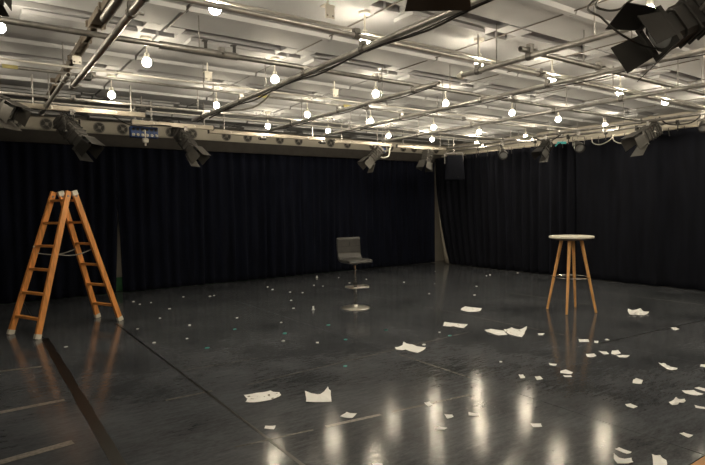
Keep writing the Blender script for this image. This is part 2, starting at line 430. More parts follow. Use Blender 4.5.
pipe('thin electrical conduit paired with the pale cross conduit', (X0+.3, BY['b2']+.15, 3.10), (10.1, BY['b2']+.15, 3.10), .013, 'conduit', name='conduit', cat='conduit')
pipe('thin electrical conduit paired with the tagged cross pipe', (X0+.3, BY['b3']-.12, 3.02), (10.1, BY['b3']-.12, 3.02), .011, 'conduit', name='conduit', cat='conduit')
pipe('thin electrical conduit high above the lamp bars', (X0+.3, 8.45, 3.05), (10.1, 8.45, 3.05), .013, 'conduit', name='conduit', cat='conduit')
cl = pipe('dark pipe with hanging clamps between the lamp pipe and the right curtain rail', (10.05, 2.2, 2.96), (10.05, 9.9, 2.96), .022, 'darksteel', (.6, 1.9, 2.6, 3.3, 4.5, 5.2, 6.6), (1.2, 3.6, 5.8))
for yy in (-3.4, -2.9, -2.2, -1.6, -.9, -.3, .5, 1.3, 2.2, 2.9):
    MB().box((0, yy, -.02), (.05, .05, .09)).tube([(0, yy, -.06), (0, yy, -.16)], .010, 6).box((-.03, yy, -.03), (.03, .03, .03)).build('hook_clamp', 'fix', cl)
# sleeve on the dark cross pipe
s = MB().tube([(1.35, BY['b1'], ZB), (2.05, BY['b1'], ZB)], .034, 12).build('pipe_sleeve', 'darksteel', smooth=True, origin=(1.7, BY['b1'], ZB))
tag(s, 'thick dark sleeve around the cross pipe beside the bulb above the ladder', 'sleeve')
# yellow tags
for (x, lab) in ((.36, 'above the left lamp bar end'), (3.05, 'next to the cable-tied pipe'), (4.35, 'in the middle of the room')):
    o = MB().box((0, 0, 0), (.13, .012, .036)).box((0, -.007, .006), (.11, .002, .006)).build('pipe_tag', 'yellow')
    o.location = (x, BY['b3']-.025, 2.975); tag(o, 'small yellow warning tag on the cross pipe '+lab, 'tag')

# lamp bars near the back wall
def lamp_bar(x0, x1, y, z, label):
    c = ((x0+x1)/2, y, z); root = empty('lamp_bar', c, label, 'bar', 'flat lamp bars in front of the back wall')
    MB().box((0, 0, 0), (x1-x0, .05, .065), bev=.006).build('rail', 'alu', root)
    for s in (-1, 1): MB().box((s*(x1-x0)/2, 0, 0), (.012, .06, .075)).build('end_plate', 'fixg', root)
    n = max(2, int((x1-x0)/.7))
    for i in range(n):
        MB().lathe([(.018, 0), (.018, .008), (.008, .012)], n=8, mtx=Matrix.Translation((-(x1-x0)/2+(i+.5)*(x1-x0)/n, -.025, 0)) @ Matrix.Rotation(PI/2, 4, 'X')).build('socket', 'white', root)
    for s in (-.38, .38):
        MB().tube([((x1-x0)*s, 0, .03), ((x1-x0)*s, 0, ZC-.005-z)], .012, 8).build('hanger', 'darksteel', root)
lamp_bar(.5, 2.05, 7.95, 2.90, 'flat aluminium lamp bar above the wooden ladder')
lamp_bar(2.02, 3.3, 8.62, 2.90, 'flat aluminium lamp bar over the blue socket box')
lamp_bar(3.36, 5.7, 9.0, 2.90, 'longest flat lamp bar, between the socket box and the silver spotlight')
lamp_bar(6.0, 7.5, 9.12, 2.90, 'flat aluminium lamp bar that carries the silver spotlight')
lamp_bar(7.7, 9.2, 9.2, 2.90, 'flat aluminium lamp bar near the room corner')

# ------------------------------------------------------------------ bulbs
def make_bulb():
    root = empty('pendant_bulb', (0, 0, 0), 'bare glowing round bulb in a white socket under the ceiling', 'bulb', 'bare bulbs in rows under the ceiling')
    h = ZC-3.05
    MB().lathe([(.05, h-.022), (.055, h-.015), (.055, h)], n=16).build('ceiling_rose', 'white', root, smooth=True)
    MB().tube([(0, 0, .1), (0, 0, h-.01)], .009, 8).build('stem', 'white', root)
    MB().lathe([(.020, .034), (.026, .040), (.026, .085), (.014, .10)], n=14).build('socket', 'white', root, smooth=True)
    prof = [(.006, -.045)]+[(.045*math.cos(t), .045*math.sin(t)) for t in [math.radians(a) for a in (-65, -40, -15, 10, 35, 55)]]+[(.018, .042)]
    MB().lathe(prof, n=14).build('globe', 'bulb', root, smooth=True)
    return root
pb = make_bulb(); first = True
ROWL = {.35: 'over the wooden boards ', 2.15: 'over the dark floor edge ', 3.92: 'on the pale cross conduit ', 5.7: 'between sleeved and tagged pipes ',
        7.5: 'before the lamp bars ', 8.87: 'in the row at the lamp bars '}
COLL = {.05: 'outside the ladder pipe', 1.52: 'next after the ladder pipe', 2.95: 'beside the cable-tied pipe', 4.42: 'beside the closed-end pipe', 5.7: 'beside the pipe over the stool',
        7.2: 'beside the stool-and-table pipe', 8.46: 'before the right lamp pipe', 9.93: 'beside the right curtain rail'}
BX = [.05, 1.52, 2.95, 4.42, 5.7, 7.2, 8.46, 9.93]
for Y in (.35, 2.15, 3.92, 5.7, 7.5, 8.87):
    for X in BX:
        if Y > 8.5 and X < 4: continue
        if X == .05 and Y == 5.7: continue
        if (X, Y) in ((5.7, 2.15),): pass
        o = pb if first else copy_tree(pb); first = False
        o.location = (X+random.uniform(-.02, .02), Y+random.uniform(-.02, .02), 3.05)
        o['label'] = 'bare glowing bulb '+ROWL[Y]+COLL[X]
o = copy_tree(pb); o.location = (.24, 5.25, 3.05); o['label'] = 'bare glowing bulb off the rows, outside the ladder pipe'

# surface wiring along the panel joints next to the bulbs
for i, X in enumerate(BX[1:]):
    for ya, yb in ((2.3, 3.8), (4.1, 5.2)):
        o = MB().tube([(X+.07, ya-.1, ZC-.012), (X+.07, yb+.1, ZC-.012)], .006, 6).build('surface_wire', 'wire', origin=(X+.07, ya, ZC-.01))
        tag(o, 'thin brown ceiling wire '+('before the pale conduit ' if ya < 3 else 'crossing the sleeved pipe ')+COLL[X], 'wire', 'wires along the ceiling joints')

# white brackets around the conduit
for x, y, z, lab in ((2.42, 3.74, 3.1, 'on the pale cross conduit beside the cable-tied pipe'), (2.35, 6.28, 3.1, 'on the tagged cross pipe by the cable bundle'),
                     (4.15, 6.28, 3.1, 'on the tagged cross pipe in mid-room'), (.95, 6.28, 3.1, 'on the tagged cross pipe over the ladder')):
    root = empty('ceiling_bracket', (x, y, z), 'white screwed plate bracket '+lab, 'bracket')
    MB().box((0, -.03, .035), (.085, .008, .11)).box((0, .0, .085), (.10, .07, .008)).box((0, 0, .145), (.012, .012, .115)).build('plate', 'white', root)
    for s in (-.025, .025): MB().lathe([(.009, 0), (.009, .006), (.005, .009)], n=8, mtx=Matrix.Translation((s, -.034, .0)) @ Matrix.Rotation(PI/2, 4, 'X')).build('screw', 'chrome', root)
for x, y, lab in ((1.95, 4.96, 'left'), (2.25, 4.96, 'right')):
    o = MB().box((0, 0, 0), (.03, .012, .1)).box((0, .02, .045), (.05, .05, .008)).build('ceiling_hook', 'black')
    o.location = (x, 5.24, ZC-.12); tag(o, 'short black metal strap hook under the ceiling downstand', 'hook', 'strap hooks on the downstand')

# ------------------------------------------------------------------ cables
def cable(label, pts, r=.008, m='cable', name='cable', sub=6, group=None):
    P = [Vector(p) for p in pts]; out = []
    for i in range(len(P)-1):
        p0 = P[max(i-1, 0)]; p1 = P[i]; p2 = P[i+1]; p3 = P[min(i+2, len(P)-1)]
        for k in range(sub):
            t = k/sub
            out.append(.5*((2*p1)+(p2-p0)*t+(2*p0-5*p1+4*p2-p3)*t*t+(3*p1-p0-3*p2+p3)*t**3))
    out.append(P[-1])
    o = MB().tube(out, r, 7).build(name, m, smooth=True, origin=out[0]); tag(o, label, 'cable', group); return o
cable('bundle of black cable tied along the long ceiling pipe', [(2.82, 1.0+.5*i, ZA-.012-(.028 if i % 3 == 1 else .0)) for i in range(14)], .009)
cable('thinner black cable tied under the same long ceiling pipe', [(2.75, 1.2+.6*i, ZA-.035-(.02 if i % 2 else 0)) for i in range(12)], .006)
cable('pale cable sagging from the long pipe near a bulb', [(2.86, 5.6, ZA+.02), (2.9, 5.9, ZA-.05), (2.9, 6.3, ZA-.08), (2.86, 6.9, ZA-.02), (2.8, 7.1, ZA)], .012, 'conduit')
cable('black cable along the steel pipe over the stool', [(5.40, 1.2+.7*i, ZA-.01-(.03 if i % 2 else 0)) for i in range(11)], .006)
cable('black cable along the pipe with the closed end', [(4.26, 4.4+.6*i, ZA-.01-(.025 if i % 2 else 0)) for i in range(7)], .006)
def at(x, y, d): return CAMP+ray(x, y)*d
cable('black cable looping down to the big barn-door spotlight', [(3.95, 1.75, 3.2), at(592, 2, 3.62), at(602, 18, 3.60), at(622, 35, 3.6), at(645, 46, 3.65), at(666, 50, 3.7)], .007)
cable('black cable coil hanging by the ceiling near the big spotlight', [(3.9, 2.05, 3.2), at(597, 2, 3.75), at(605, 10, 3.75), at(620, 9, 3.75), at(632, 0, 3.75), (4.05, 1.7, 3.15)], .008)
cable('white cable drooping below the silver spotlight', [(7.15, 9.12, 2.86), (7.08, 9.1, 2.72), (7.2, 9.1, 2.62), (7.38, 9.1, 2.66), (7.42, 9.1, 2.8), (7.45, 9.1, 2.87)], .014, 'white')
for i, (y, lab) in enumerate(((6.04, 'beside the round spotlight'), (5.60, 'next to the largest spotlight'))):
    cable('pale cable loop drooping at the right curtain '+lab, [(10.46, y+.24, 2.93), (10.38, y+.17, 2.80), (10.36, y, 2.75-.02*i), (10.38, y-.17, 2.81), (10.46, y-.24, 2.93)], .010, 'white')
cable('dark cable looping over the lamp pipe by the right curtain', [(9.5, 7.0, 2.98), (9.5, 6.8, 2.86), (9.5, 6.55, 2.84), (9.5, 6.3, 2.97)], .012)
cable('dark cable looping on the lamp pipe close to the far right lamp', [(9.5, 4.5, 3.0), (9.5, 4.35, 2.86), (9.5, 4.0, 2.84), (9.5, 3.8, 3.0)], .012)
cable('dark cable swinging between the lamp bars over the ladder', [(1.6, 7.95, 2.88), (1.9, 8.15, 2.78), (2.3, 8.3, 2.83), (2.6, 8.6, 2.88)], .009)

# ------------------------------------------------------------------ stage lamps
FH, RH = Vector((math.sin(YAW), math.cos(YAW), 0)), Vector((math.cos(YAW), -math.sin(YAW), 0))
def camdir(right, upw, forward): return (RH*right+Vector((0, 0, upw))+FH*forward).normalized()
def spotlight(label, P, drop, beam, s=1.0, bm='fix', fm='fix', flaps=((0, 35), (1, 35), (2, 35), (3, 35)), flen=.2, roll=0.0, blen=.34, group=None):
    """boxy theatre spotlight: clamp on the pipe, yoke, finned body, front frame, lens, barn doors"""
    P = Vector(P); root = empty('stage_spotlight', P, label, 'spotlight', group)
    b = Vector(beam).normalized(); xx = b.cross(Vector((0, 0, 1))).normalized(); zz = xx.cross(b)
    if roll:
        R = Matrix.Rotation(roll, 3, b); xx = R @ xx; zz = R @ zz
    M3 = Matrix((xx, b, zz)).transposed().to_4x4(); M3.translation = Vector((0, 0, -drop))
    w = .25*s; h = .25*s; L = blen*s
    mb = MB(); mb.box((0, 0, -.01), (.045, .05, .075)); mb.box((.03, 0, .0), (.03, .03, .03)); mb.tube([(0, 0, -.045), (0, 0, -.085)], .01, 8)
    mb.build('clamp', 'darksteel', root)
    # yoke lies in the plane of the horizontal axis
    hx = b.cross(Vector((0, 0, 1))).normalized(); piv = Vector((0, 0, -drop)); a = w*.5+.03
    mb = MB(); t = .03*s
    top = -.085
    mb.bar(hx*-a+Vector((0, 0, top)), hx*a+Vector((0, 0, top)), .006, t, side=(0, 0, 1))
    for q in (-1, 1): mb.bar(hx*(q*a)+Vector((0, 0, top)), hx*(q*a)+piv, .006, t, side=hx)
    mb.build('yoke', bm if bm != 'fix' else 'fixg', root)
    mb = MB()
    # body: chamfered box section tapering to the rear
    c = .25
    def sec(y, W, H): return [(i*W/2, y, j*H/2) for i, j in ((-1+c, -1), (1-c, -1), (1, -1+c), (1, 1-c), (1-c, 1), (-1+c, 1), (-1, 1-c), (-1, -1+c))]
    secs = [sec(-L*.55, w*.62, h*.62), sec(-L*.45, w*.86, h*.86), sec(L*.30, w*.9, h*.9), sec(L*.31, w*.8, h*.8), sec(L*.45, w*.8, h*.8)]
    vs = [v for q in secs for v in q]; fs = [tuple(range(8)), tuple(reversed(range(32, 40)))]
    for k in range(4):
        for i in range(8):
            j = (i+1) % 8; fs.append((k*8+i, k*8+8+i, k*8+8+j, k*8+j))
    mb.add(vs, fs, M3); body = mb.build('body', bm, root)
    for k in range(5):
        MB().box((0, -L*.38+k*L*.13, 0), (w*1.0, .012*s, h*1.0), M3, bev=.004).build('cooling_fin', bm, body)
    MB().lathe([(.018*s, -a-.01), (.018*s, a+.01)], n=10, mtx=M3 @ Matrix.Rotation(PI/2, 4, 'Y')).build('pivot_knob', 'darksteel', root)
    fr = MB(); yf = L*.47; fwid = w*1.06
    for q in (-1, 1):
        fr.box((q*fwid*.46, yf, 0), (fwid*.10, .03*s, fwid), M3); fr.box((0, yf, q*fwid*.46), (fwid*.82, .03*s, fwid*.10), M3)
    fr.build('front_frame', bm, root)
    MB().lathe([(w*.40, -.008), (w*.40, .0), (w*.3, .014*s), (w*.12, .022*s)], n=20, mtx=M3 @ Matrix.Translation((0, yf-.012, 0)) @ Matrix.Rotation(-PI/2, 4, 'X')).build('lens', 'lens', root, smooth=True)
    for side, ang in flaps:
        g = math.radians(ang); W = fwid*.5; FL = flen*s; tw = (.94 if side % 2 == 0 else .7)
        # flap hinged at +z edge then turned to its side
        y1 = yf+.016*s; yy, zz2 = FL*math.cos(g), FL*math.sin(g)
        vs = [(-W*tw, y1, W), (W*tw, y1, W), (W*tw*1.18, y1+yy, W+zz2), (-W*tw*1.18, y1+yy, W+zz2)]
        nrm = Vector((0, -math.sin(g), math.cos(g)))*.004
        vs2 = [Vector(v)+nrm for v in vs]
        MB().add([Vector(v) for v in vs]+vs2, [(3, 2, 1, 0), (4, 5, 6, 7), (0, 1, 5, 4), (1, 2, 6, 5), (2, 3, 7, 6), (3, 0, 4, 7)],
                 M3 @ Matrix.Rotation(side*PI/2, 4, 'Y')).build('barn_door', fm, root)
    MB().tube([M3 @ Vector((0, -L*.5, h*.25)), M3 @ Vector((0, -L*.62, h*.6)), Vector((.02, .02, -.12)), Vector((.03, .02, -.03))], .008, 6).build('power_lead', 'cable', root)
    return root

def par_lamp(label, P, drop, beam, s=1.0, m='fix'):
    P = Vector(P); root = empty('par_lamp', P, label, 'spotlight')
    b = Vector(beam).normalized(); xx = b.cross(Vector((0, 0, 1))).normalized(); zz = xx.cross(b)
    M3 = Matrix((xx, b, zz)).transposed().to_4x4(); M3.translation = Vector((0, 0, -drop))
    RX = M3 @ Matrix.Rotation(-PI/2, 4, 'X')
    MB().box((0, 0, -.01), (.045, .05, .075)).tube([(0, 0, -.045), (0, 0, -.085)], .01, 8).build('clamp', 'darksteel', root)
    a = .11*s; mb = MB(); mb.bar(xx*-a+Vector((0, 0, -.085)), xx*a+Vector((0, 0, -.085)), .006, .03*s, side=(0, 0, 1))
    for q in (-1, 1): mb.bar(xx*(q*a)+Vector((0, 0, -.085)), xx*(q*a)+Vector((0, 0, -drop)), .006, .03*s, side=xx)
    mb.build('yoke', 'fixg', root)
    MB().lathe([(.04*s, -.16*s), (.065*s, -.15*s), (.07*s, -.06*s), (.095*s, .02*s), (.1*s, .12*s), (.085*s, .12*s), (.082*s, .085*s)], n=20, mtx=RX).build('can', m, root, smooth=True)
    MB().lathe([(.082*s, .07*s), (.08*s, .085*s), (.05*s, .095*s), (.01*s, .1*s)], n=18, mtx=RX).build('lens', 'lens', root, smooth=True)
    return root

# lamps in front of the back wall
spotlight('grey boxy spotlight on the cross pipe at the outer end of the ladder lamp bar', (.27, 7.62, 2.945), .088, camdir(.82, -.52, -.15), .9, 'fixg', 'flapg', ((0, 4), (1, 6), (2, 14), (3, 6)), .17, blen=.5)
spotlight('black finned spotlight with barn doors on the bar above the ladder', (1.12, 7.93, 2.87), .27, camdir(.72, -.68, -.15), .88, 'fixg', 'fix', ((0, 4), (1, 6), (2, 10), (3, 4)), .19, blen=.55)
spotlight('black spotlight with a pale square flap next to the blue socket box', (2.83, 8.62, 2.87), .20, camdir(.62, -.75, -.2), .85, 'fixg', 'flapg', ((0, 4), (1, 6), (2, 8), (3, 4)), .22, blen=.6)
spotlight('silver-railed spotlight aimed left below the lamp bar by the white cable', (7.02, 9.12, 2.87), .20, camdir(-.62, -.68, -.3), .85, 'flapg', 'flapg', ((0, 8), (1, 30), (3, 10), (2, 25)), .2, blen=.45)
spotlight('grey spotlight aimed straight down beside the hanging black loudspeaker', (8.6, 9.2, 2.87), .16, camdir(-.25, -.9, -.2), .85, 'fixg', 'fixg', ((0, 10), (1, 15), (2, 20), (3, 12)), .2)
# lamps by the right curtain
par_lamp('small round can lamp nearest the corner loudspeaker on the right lamp pipe', (9.3, 7.6, 2.9), .24, camdir(-.2, -.5, -.9), .95)
spotlight('dark barn-door spotlight with flaps folded on the right lamp pipe', (9.3, 6.55, 2.9), .20, camdir(-.55, -.65, -.3), .75, 'fix', 'fix', ((0, 10), (1, 25), (2, 25), (3, 10)), .2)
par_lamp('round can lamp with a visible lens beside the teal tape', (9.3, 5.85, 2.9), .26, camdir(-.1, -.45, -.9), .95, 'fix')
spotlight('largest grey spotlight on the right lamp pipe, barn door opened downward', (9.3, 4.58, 2.9), .17, camdir(-.82, -.50, -.2), .95, 'fixg', 'fixg', ((0, 3), (1, 10), (2, 25), (3, 8)), .22, blen=.42)
par_lamp('small dark can lamp beyond the largest spotlight toward the camera side', (9.3, 3.75, 2.9), .17, camdir(-.4, -.5, -.7), .7)
# near lamps under the ceiling
big = spotlight('big black spotlight with wide open barn doors on the white-capped pipe', (3.99, 1.69, 2.93), .15, camdir(-.84, -.38, -.12), 1.0, 'fix', 'fix', ((0, 32), (1, 10), (2, 18), (3, 15)), .2, roll=.3, blen=.56)
MB().bar((-.02, 0, 0), (.2, 0, -.03), .04, .04).build('side_arm', 'darksteel', big)
pipe('short cross pipe holding the broad-flapped spotlight', (.5, 1.96, 3.11), (3.5, 1.96, 3.11), .025, 'darksteel', (.4, 2.27), (.3, 2.6))
spotlight('black spotlight with one broad flap hanging below the short cross pipe', (1.98, 1.96, 3.08), .14, camdir(0, -.1, .99), 1.25, 'fix', 'fix', ((0, 25), (2, 42)), .125)
spotlight('black spotlight half out of view beside the thick short pipe', (.10, BY['b2'], 2.975), .10, Vector((.25, .95, -.2)), .62, 'fix', 'fix', ((0, 15), (2, 15), (1, 12), (3, 12)), .14)
# brown cable tray on the ceiling above the ladder
ct = empty('cable_tray', (.95, 6.0, ZC-.115), 'dark brown broken cable tray fixed to the ceiling above the ladder', 'cable tray')
for ya, yb, w in ((2.6, 4.75, .075), (4.8, 5.25, .11), (5.3, 5.75, .05), (5.8, 6.5, .075), (6.55, 6.9, .04), (7.0, 7.7, .07), (8.0, 9.0, .06)):
    mb = MB(); mb.box((0, (ya+yb)/2-6.0, .02), (w, yb-ya, .02)); mb.box((-w/2, (ya+yb)/2-6.0, .0), (.008, yb-ya, .055)); mb.box((w/2, (ya+yb)/2-6.0, .0), (.008, yb-ya, .055))
    mb.build('tray_section', 'tray', ct)
    MB().box((random.uniform(-.03, .03), yb-6.0, .012), (w+.05, .04, .05)).box((0, yb-6.0, .05), (.02, .02, .04)).build('joint_clip', 'tray', ct)

# hanging loudspeaker in the corner
spk = empty('loudspeaker', (9.72, 9.45, 2.20), 'black loudspeaker hung in the room corner between lamp bar and curtain', 'speaker', rz=-.6)
mb = MB(); vs = []
for z, w, d in ((0, .46, .32), (.02, .48, .34), (.58, .38, .28), (.60, .36, .26)):
    vs += [(-w/2, -d/2, z), (w/2, -d/2, z), (w/2*.8, d/2, z), (-w/2*.8, d/2, z)]
fs = [(3, 2, 1, 0), (12, 13, 14, 15)]+[(k*4+i, k*4+(i+1) % 4, k*4+4+(i+1) % 4, k*4+4+i) for k in range(3) for i in range(4)]
mb.add(vs, fs).build('cabinet', 'velvet2', spk)
MB().prism([(-.20, .04), (.20, .04), (.165, .56), (-.165, .56)], .152, .172, Matrix(((1, 0, 0, 0), (0, 0, -1, 0), (0, 1, 0, 0), (0, 0, 0, 1)))).build('grille', 'velvet2', spk)
MB().box((.06, -.175, .07), (.03, .006, .012)).build('badge', 'chrome', spk)
MB().bar((-.22, 0, .4), (-.22, 0, .66), .03, .008).bar((.22, 0, .4), (.22, 0, .66), .03, .008).bar((-.22, 0, .66), (.22, 0, .66), .03, .008).tube([(0, 0, .66), (0, 0, ZC-2.205)], .012, 8).build('bracket', 'darksteel', spk)

# blue socket boxes, camera, small black units
def socket_box(P, w, label, n):
    r = empty('socket_box', P, label, 'socket box')
    MB().box((0, 0, 0), (w, .12, .17), bev=.01).build('body', 'blue', r)
    for i in range(n):
        x = -w/2+(i+.5)*w/n
        MB().lathe([(.021, 0), (.023, .03), (.018, .035)], n=12, mtx=Matrix.Translation((x, -.055, -.045)) @ Matrix.Rotation(PI/2+.3, 4, 'X')).build('socket', 'white', r)
        MB().box((x, -.061, .035), (w/n*.6, .008, .04)).build('switch', 'black', r)
    MB().bar((-w*.3, 0, .08), (-w*.3, 0, ZC-P[2]-.003), .03, .006).bar((w*.3, 0, .08), (w*.3, 0, ZC-P[2]-.003), .03, .006).build('hanger', 'darksteel', r)
socket_box((2.28, 8.95, 2.80), .42, 'blue socket box with a row of white plugs above the ladder side curtain gap', 6)
socket_box((7.35, 9.35, 2.83), .26, 'small blue socket box next to the silver spotlight', 3)
c = empty('ceiling_sensor', (2.25, 8.75, 2.62), 'small white sensor unit hanging below the blue socket box', 'sensor')
MB().box((0, 0, .03), (.09, .06, .07), bev=.012).build('housing', 'white', c)
MB().tube([(0, 0, .06), (0, 0, .19), (0, .12, .19)], .01, 8).build('stem', 'white', c)
MB().lathe([(.014, 0), (.014, .05), (.008, .055)], n=10, mtx=Matrix.Translation((0, 0, -.05))).build('tip', 'white', c)
for (x, y, z, lab) in ((2.0, 7.95, 2.97, 'on the far end of the bar above the ladder'), (.98, 6.02, 2.9, 'on the short pipe above the ladder'),
                       (4.35, 8.95, 2.83, 'under the longest lamp bar near the closed-end pipe'), (5.62, 8.95, 2.83, 'under the end of the longest lamp bar')):
    o = MB().box((0, 0, 0), (.12, .06, .05), bev=.008).box((.04, 0, .035), (.04, .04, .03)).box((-.07, 0, .0), (.03, .03, .03)).build('clamp_unit', 'black')
    o.location = (x, y, z); tag(o, 'small black clamp unit '+lab, 'clamp')
o = MB().box((0, 0, 0), (.008, .22, .05)).bar((0, .10, -.02), (0, .15, -.07), .03, .006).build('teal_tape', 'cyan'); o.location = (10.425, 6.95, 2.885); o.rotation_euler = (.1, 0, 0)
tag(o, 'bright teal tape strip stuck on top of the right curtain', 'tape')

# round vents in the wall band
vx = [1.17, 1.62, 2.05, 2.47, 3.4, 3.85, 4.6, 5.1, 5.9, 6.4, 7.3, 7.8, 8.6, 9.2, 9.64, 10.03, 10.86, .7, .25, -.3]
v0 = None
for x in vx:
    if v0 is None:
        v0 = empty('round_vent', (0, 0, 0), 'round dark vent in the pale wall band above the back curtain', 'vent', 'round vents above the back curtain')
        RX = Matrix.Rotation(PI/2, 4, 'X')
        MB().lathe([(.105, 0), (.108, .012), (.09, .016)], n=20, mtx=RX).build('rim', 'ventrim', v0, smooth=True)
        MB().lathe([(.09, .014), (.088, .018), (.03, .018)], n=20, mtx=RX).build('dark_disc', 'vent', v0)
        MB().lathe([(.032, .016), (.03, .03), (.015, .034)], n=12, mtx=RX).build('hub', 'ventrim', v0)
        for k in range(4): MB().bar((0, -.024, 0), (.088*math.cos(k*PI/2+.6), -.024, .088*math.sin(k*PI/2+.6)), .01, .006, side=(0, 1, 0)).build('spoke', 'ventrim', v0)
        o = v0
    else: o = copy_tree(v0)
    o.location = (x, Y1+.01, 3.16)

# ------------------------------------------------------------------ wooden double ladder
lad = empty('wooden_step_ladder', (1.02, 8.14, 0), 'orange-brown wooden double step ladder with six rungs standing open', 'ladder')
dS = Vector((1.10, .51, 0)).normalized(); dW = Vector((.42, -.907, 0)).normalized()
HL = 1.83; SP = .605
for side, nm in ((-1, 'a'), (1, 'b')):
    wb, wt = (.30, .165) if side < 0 else (.255, .15)
    def rail_pt(q, t, extra=0): return dS*(side*(SP*(1-t)+.03*t))+dW*(q*(wb*(1-t)+wt*t)+(.02 if side > 0 else -.02)*t)+Vector((0, 0, HL*t))
    for q in (-1, 1):
        leg = MB().bar(rail_pt(q, .0), rail_pt(q, 1), .068, .040, side=dS).build('side_rail', 'wood', lad)
        MB().bar(rail_pt(q, .0), rail_pt(q, .032), .075, .045, side=dS).build('painted_foot', 'paint', leg)
        if side > 0: MB().bar(rail_pt(q, .972), rail_pt(q, 1.004), .074, .045, side=dS).build('painted_tip', 'paint', leg)
        MB().lathe([(.014, -.026), (.014, .026)], n=10, mtx=Matrix.Translation(rail_pt(q, .965)) @ dW.to_track_quat('Z', 'Y').to_matrix().to_4x4()).build('hinge_pin', 'darksteel', leg)
    for k in range(6):
        t = .125+k*.162
        MB().bar(rail_pt(-1, t), rail_pt(1, t), .055, .030, side=dS).build('rung', 'rung', lad)
    MB().bar(rail_pt(-1, .60)+dS*side*.034, rail_pt(-1, .61)+dS*side*.034, .03, .03).build('paint_spot', 'paint', lad)
pA, pB = dS*-.24+dW*-.2+Vector((0, 0, 1.07)), dS*.24+dW*-.15+Vector((0, 0, 1.07))
for q in (-1, 1):
    a = dS*(-.27)+dW*(q*.2)+Vector((0, 0, 1.02)); b = dS*.27+dW*(q*.17)+Vector((0, 0, 1.05))
    pts = [a.lerp(b, k/8)-Vector((0, 0, .05*math.sin(PI*k/8))) for k in range(9)]
    MB().tube(pts, .007, 6).build('safety_cord', 'rope', lad)

# ------------------------------------------------------------------ bar stool (faces the camera side)
st = empty('bar_stool', (4.812, 6.79, 0), 'black upholstered low-back bar stool on a chrome trumpet base', 'stool', rz=-.14)
MB().lathe([(.222, 0), (.226, .008), (.21, .016), (.10, .024), (.05, .036), (.036, .065)], n=36).build('base', 'satin', st, smooth=True)
MB().tube([(0, 0, .05), (0, 0, .38)], .029, 16).build('column', 'chrome', st, smooth=True)
MB().tube([(0, 0, .38), (0, 0, .71)], .020, 16).build('gas_lift', 'chrome', st, smooth=True)
MB().lathe([(.034, 0), (.036, .02), (.03, .05)], (0, 0, .36), 16).build('collar', 'black', st, smooth=True)
pts = [(-.165, .0, .345), (-.165, -.12, .345), (-.13, -.2, .345), (.13, -.2, .345), (.165, -.12, .345), (.165, 0, .345)]
fr = MB().tube(pts, .013, 8); fr.bar((-.165, 0, .345), (.165, 0, .345), .03, .014); fr.build('footrest', 'satin', st, smooth=True)
MB().lathe([(.09, 0), (.09, .012), (.03, -.03)][::-1], (0, 0, .70), 16).build('seat_plate', 'black', st)
# one-piece padded shell profile in the y-z plane (front is -y), built as segments
prof = [(-.205, .742), (-.20, .757), (-.1, .762), (.0, .757), (.1, .755), (.155, .772), (.185, .82), (.195, .87), (.203, .93), (.21, 1.0), (.216, 1.06), (.214, 1.09), (.20, 1.102)]
def shell(a, b, name, thick=.055):
    seg = prof[a:b+1]; N = len(seg); W = .205; vs = []; fs = []
    nor = []
    for i in range(N):
        gi = a+i; p = Vector(prof[max(gi-1, 0)]); q = Vector(prof[min(gi+1, len(prof)-1)]); t = (q-p).normalized(); nor.append(Vector((-t.y, t.x)))
    cs = [(-1, .0), (-.97, .35), (-.9, .5), (.9, .5), (.97, .35), (1, 0), (.97, -.35), (.9, -.5), (-.9, -.5), (-.97, -.35)]
    for i, (y, z) in enumerate(seg):
        gi = a+i; sc = .55 if gi in (0, len(prof)-1) else 1
        for cx, cn in cs:
            o = nor[i]*(cn*thick*sc); vs.append((cx*W*(.96 if gi in (0, len(prof)-1) else 1), y+o.x, z+o.y-.02))
    K = len(cs)
    for i in range(N-1):
        for k in range(K): fs.append((i*K+k, i*K+(k+1) % K, (i+1)*K+(k+1) % K, (i+1)*K+k))
    fs += [tuple(reversed(range(K))), tuple((N-1)*K+k for k in range(K))]
    return MB().add(vs, fs).build(name, 'leather', st, smooth=True)
seat = shell(0, 5, 'seat'); back = shell(5, 12, 'backrest')
for z, y in ((.87, .163), (.955, .174)): MB().box((0, y, z), (.385, .006, .006)).build('stitch_line', 'seam', back)
MB().box((0, .17, .99), (.006, .006, .07)).build('stitch_line', 'seam', back)
for y in (-.1, .02): MB().box((0, y, .767), (.385, .006, .006)).build('stitch_line', 'seam', seat)
MB().bar((.11, -.02, .735), (.20, -.05, .715), .012, .012).build('lever', 'chrome', st)

# ------------------------------------------------------------------ bar table
tb = empty('bar_table', (7.105, 4.577, 0), 'round white-topped bar table on four splayed wooden legs', 'table')
MB().lathe([(.295, 1.068), (.308, 1.076), (.308, 1.094), (.302, 1.100)], n=48).build('tabletop', 'tabletop', tb, smooth=True)
MB().lathe([(.18, 1.038), (.27, 1.056), (.27, 1.069)], n=32).build('underframe', 'tabedge', tb)
base_a = math.atan2(.31, -.13)
for k in range(4):
    a = base_a+k*PI/2; lx, ly = math.cos(a), math.sin(a)
    foot, top = Vector((lx*.335, ly*.335, .0)), Vector((lx*.135, ly*.135, 1.045))
    mb = MB(); mb.tube([foot+Vector((0, 0, .004)), foot.lerp(top, .5), top], .0165, 14, r2=.0245); lg = mb.build('leg', 'legwood', tb, smooth=True)
    MB().lathe([(.014, 0), (.016, .006)], (foot.x, foot.y, 0), 10).build('foot_pad', 'black', lg)
R = .245; MB().tube([(R*math.cos(2*PI*k/40), R*math.sin(2*PI*k/40), .50) for k in range(41)], .006, 8, caps=False).build('foot_ring', 'chrome', tb, smooth=True)

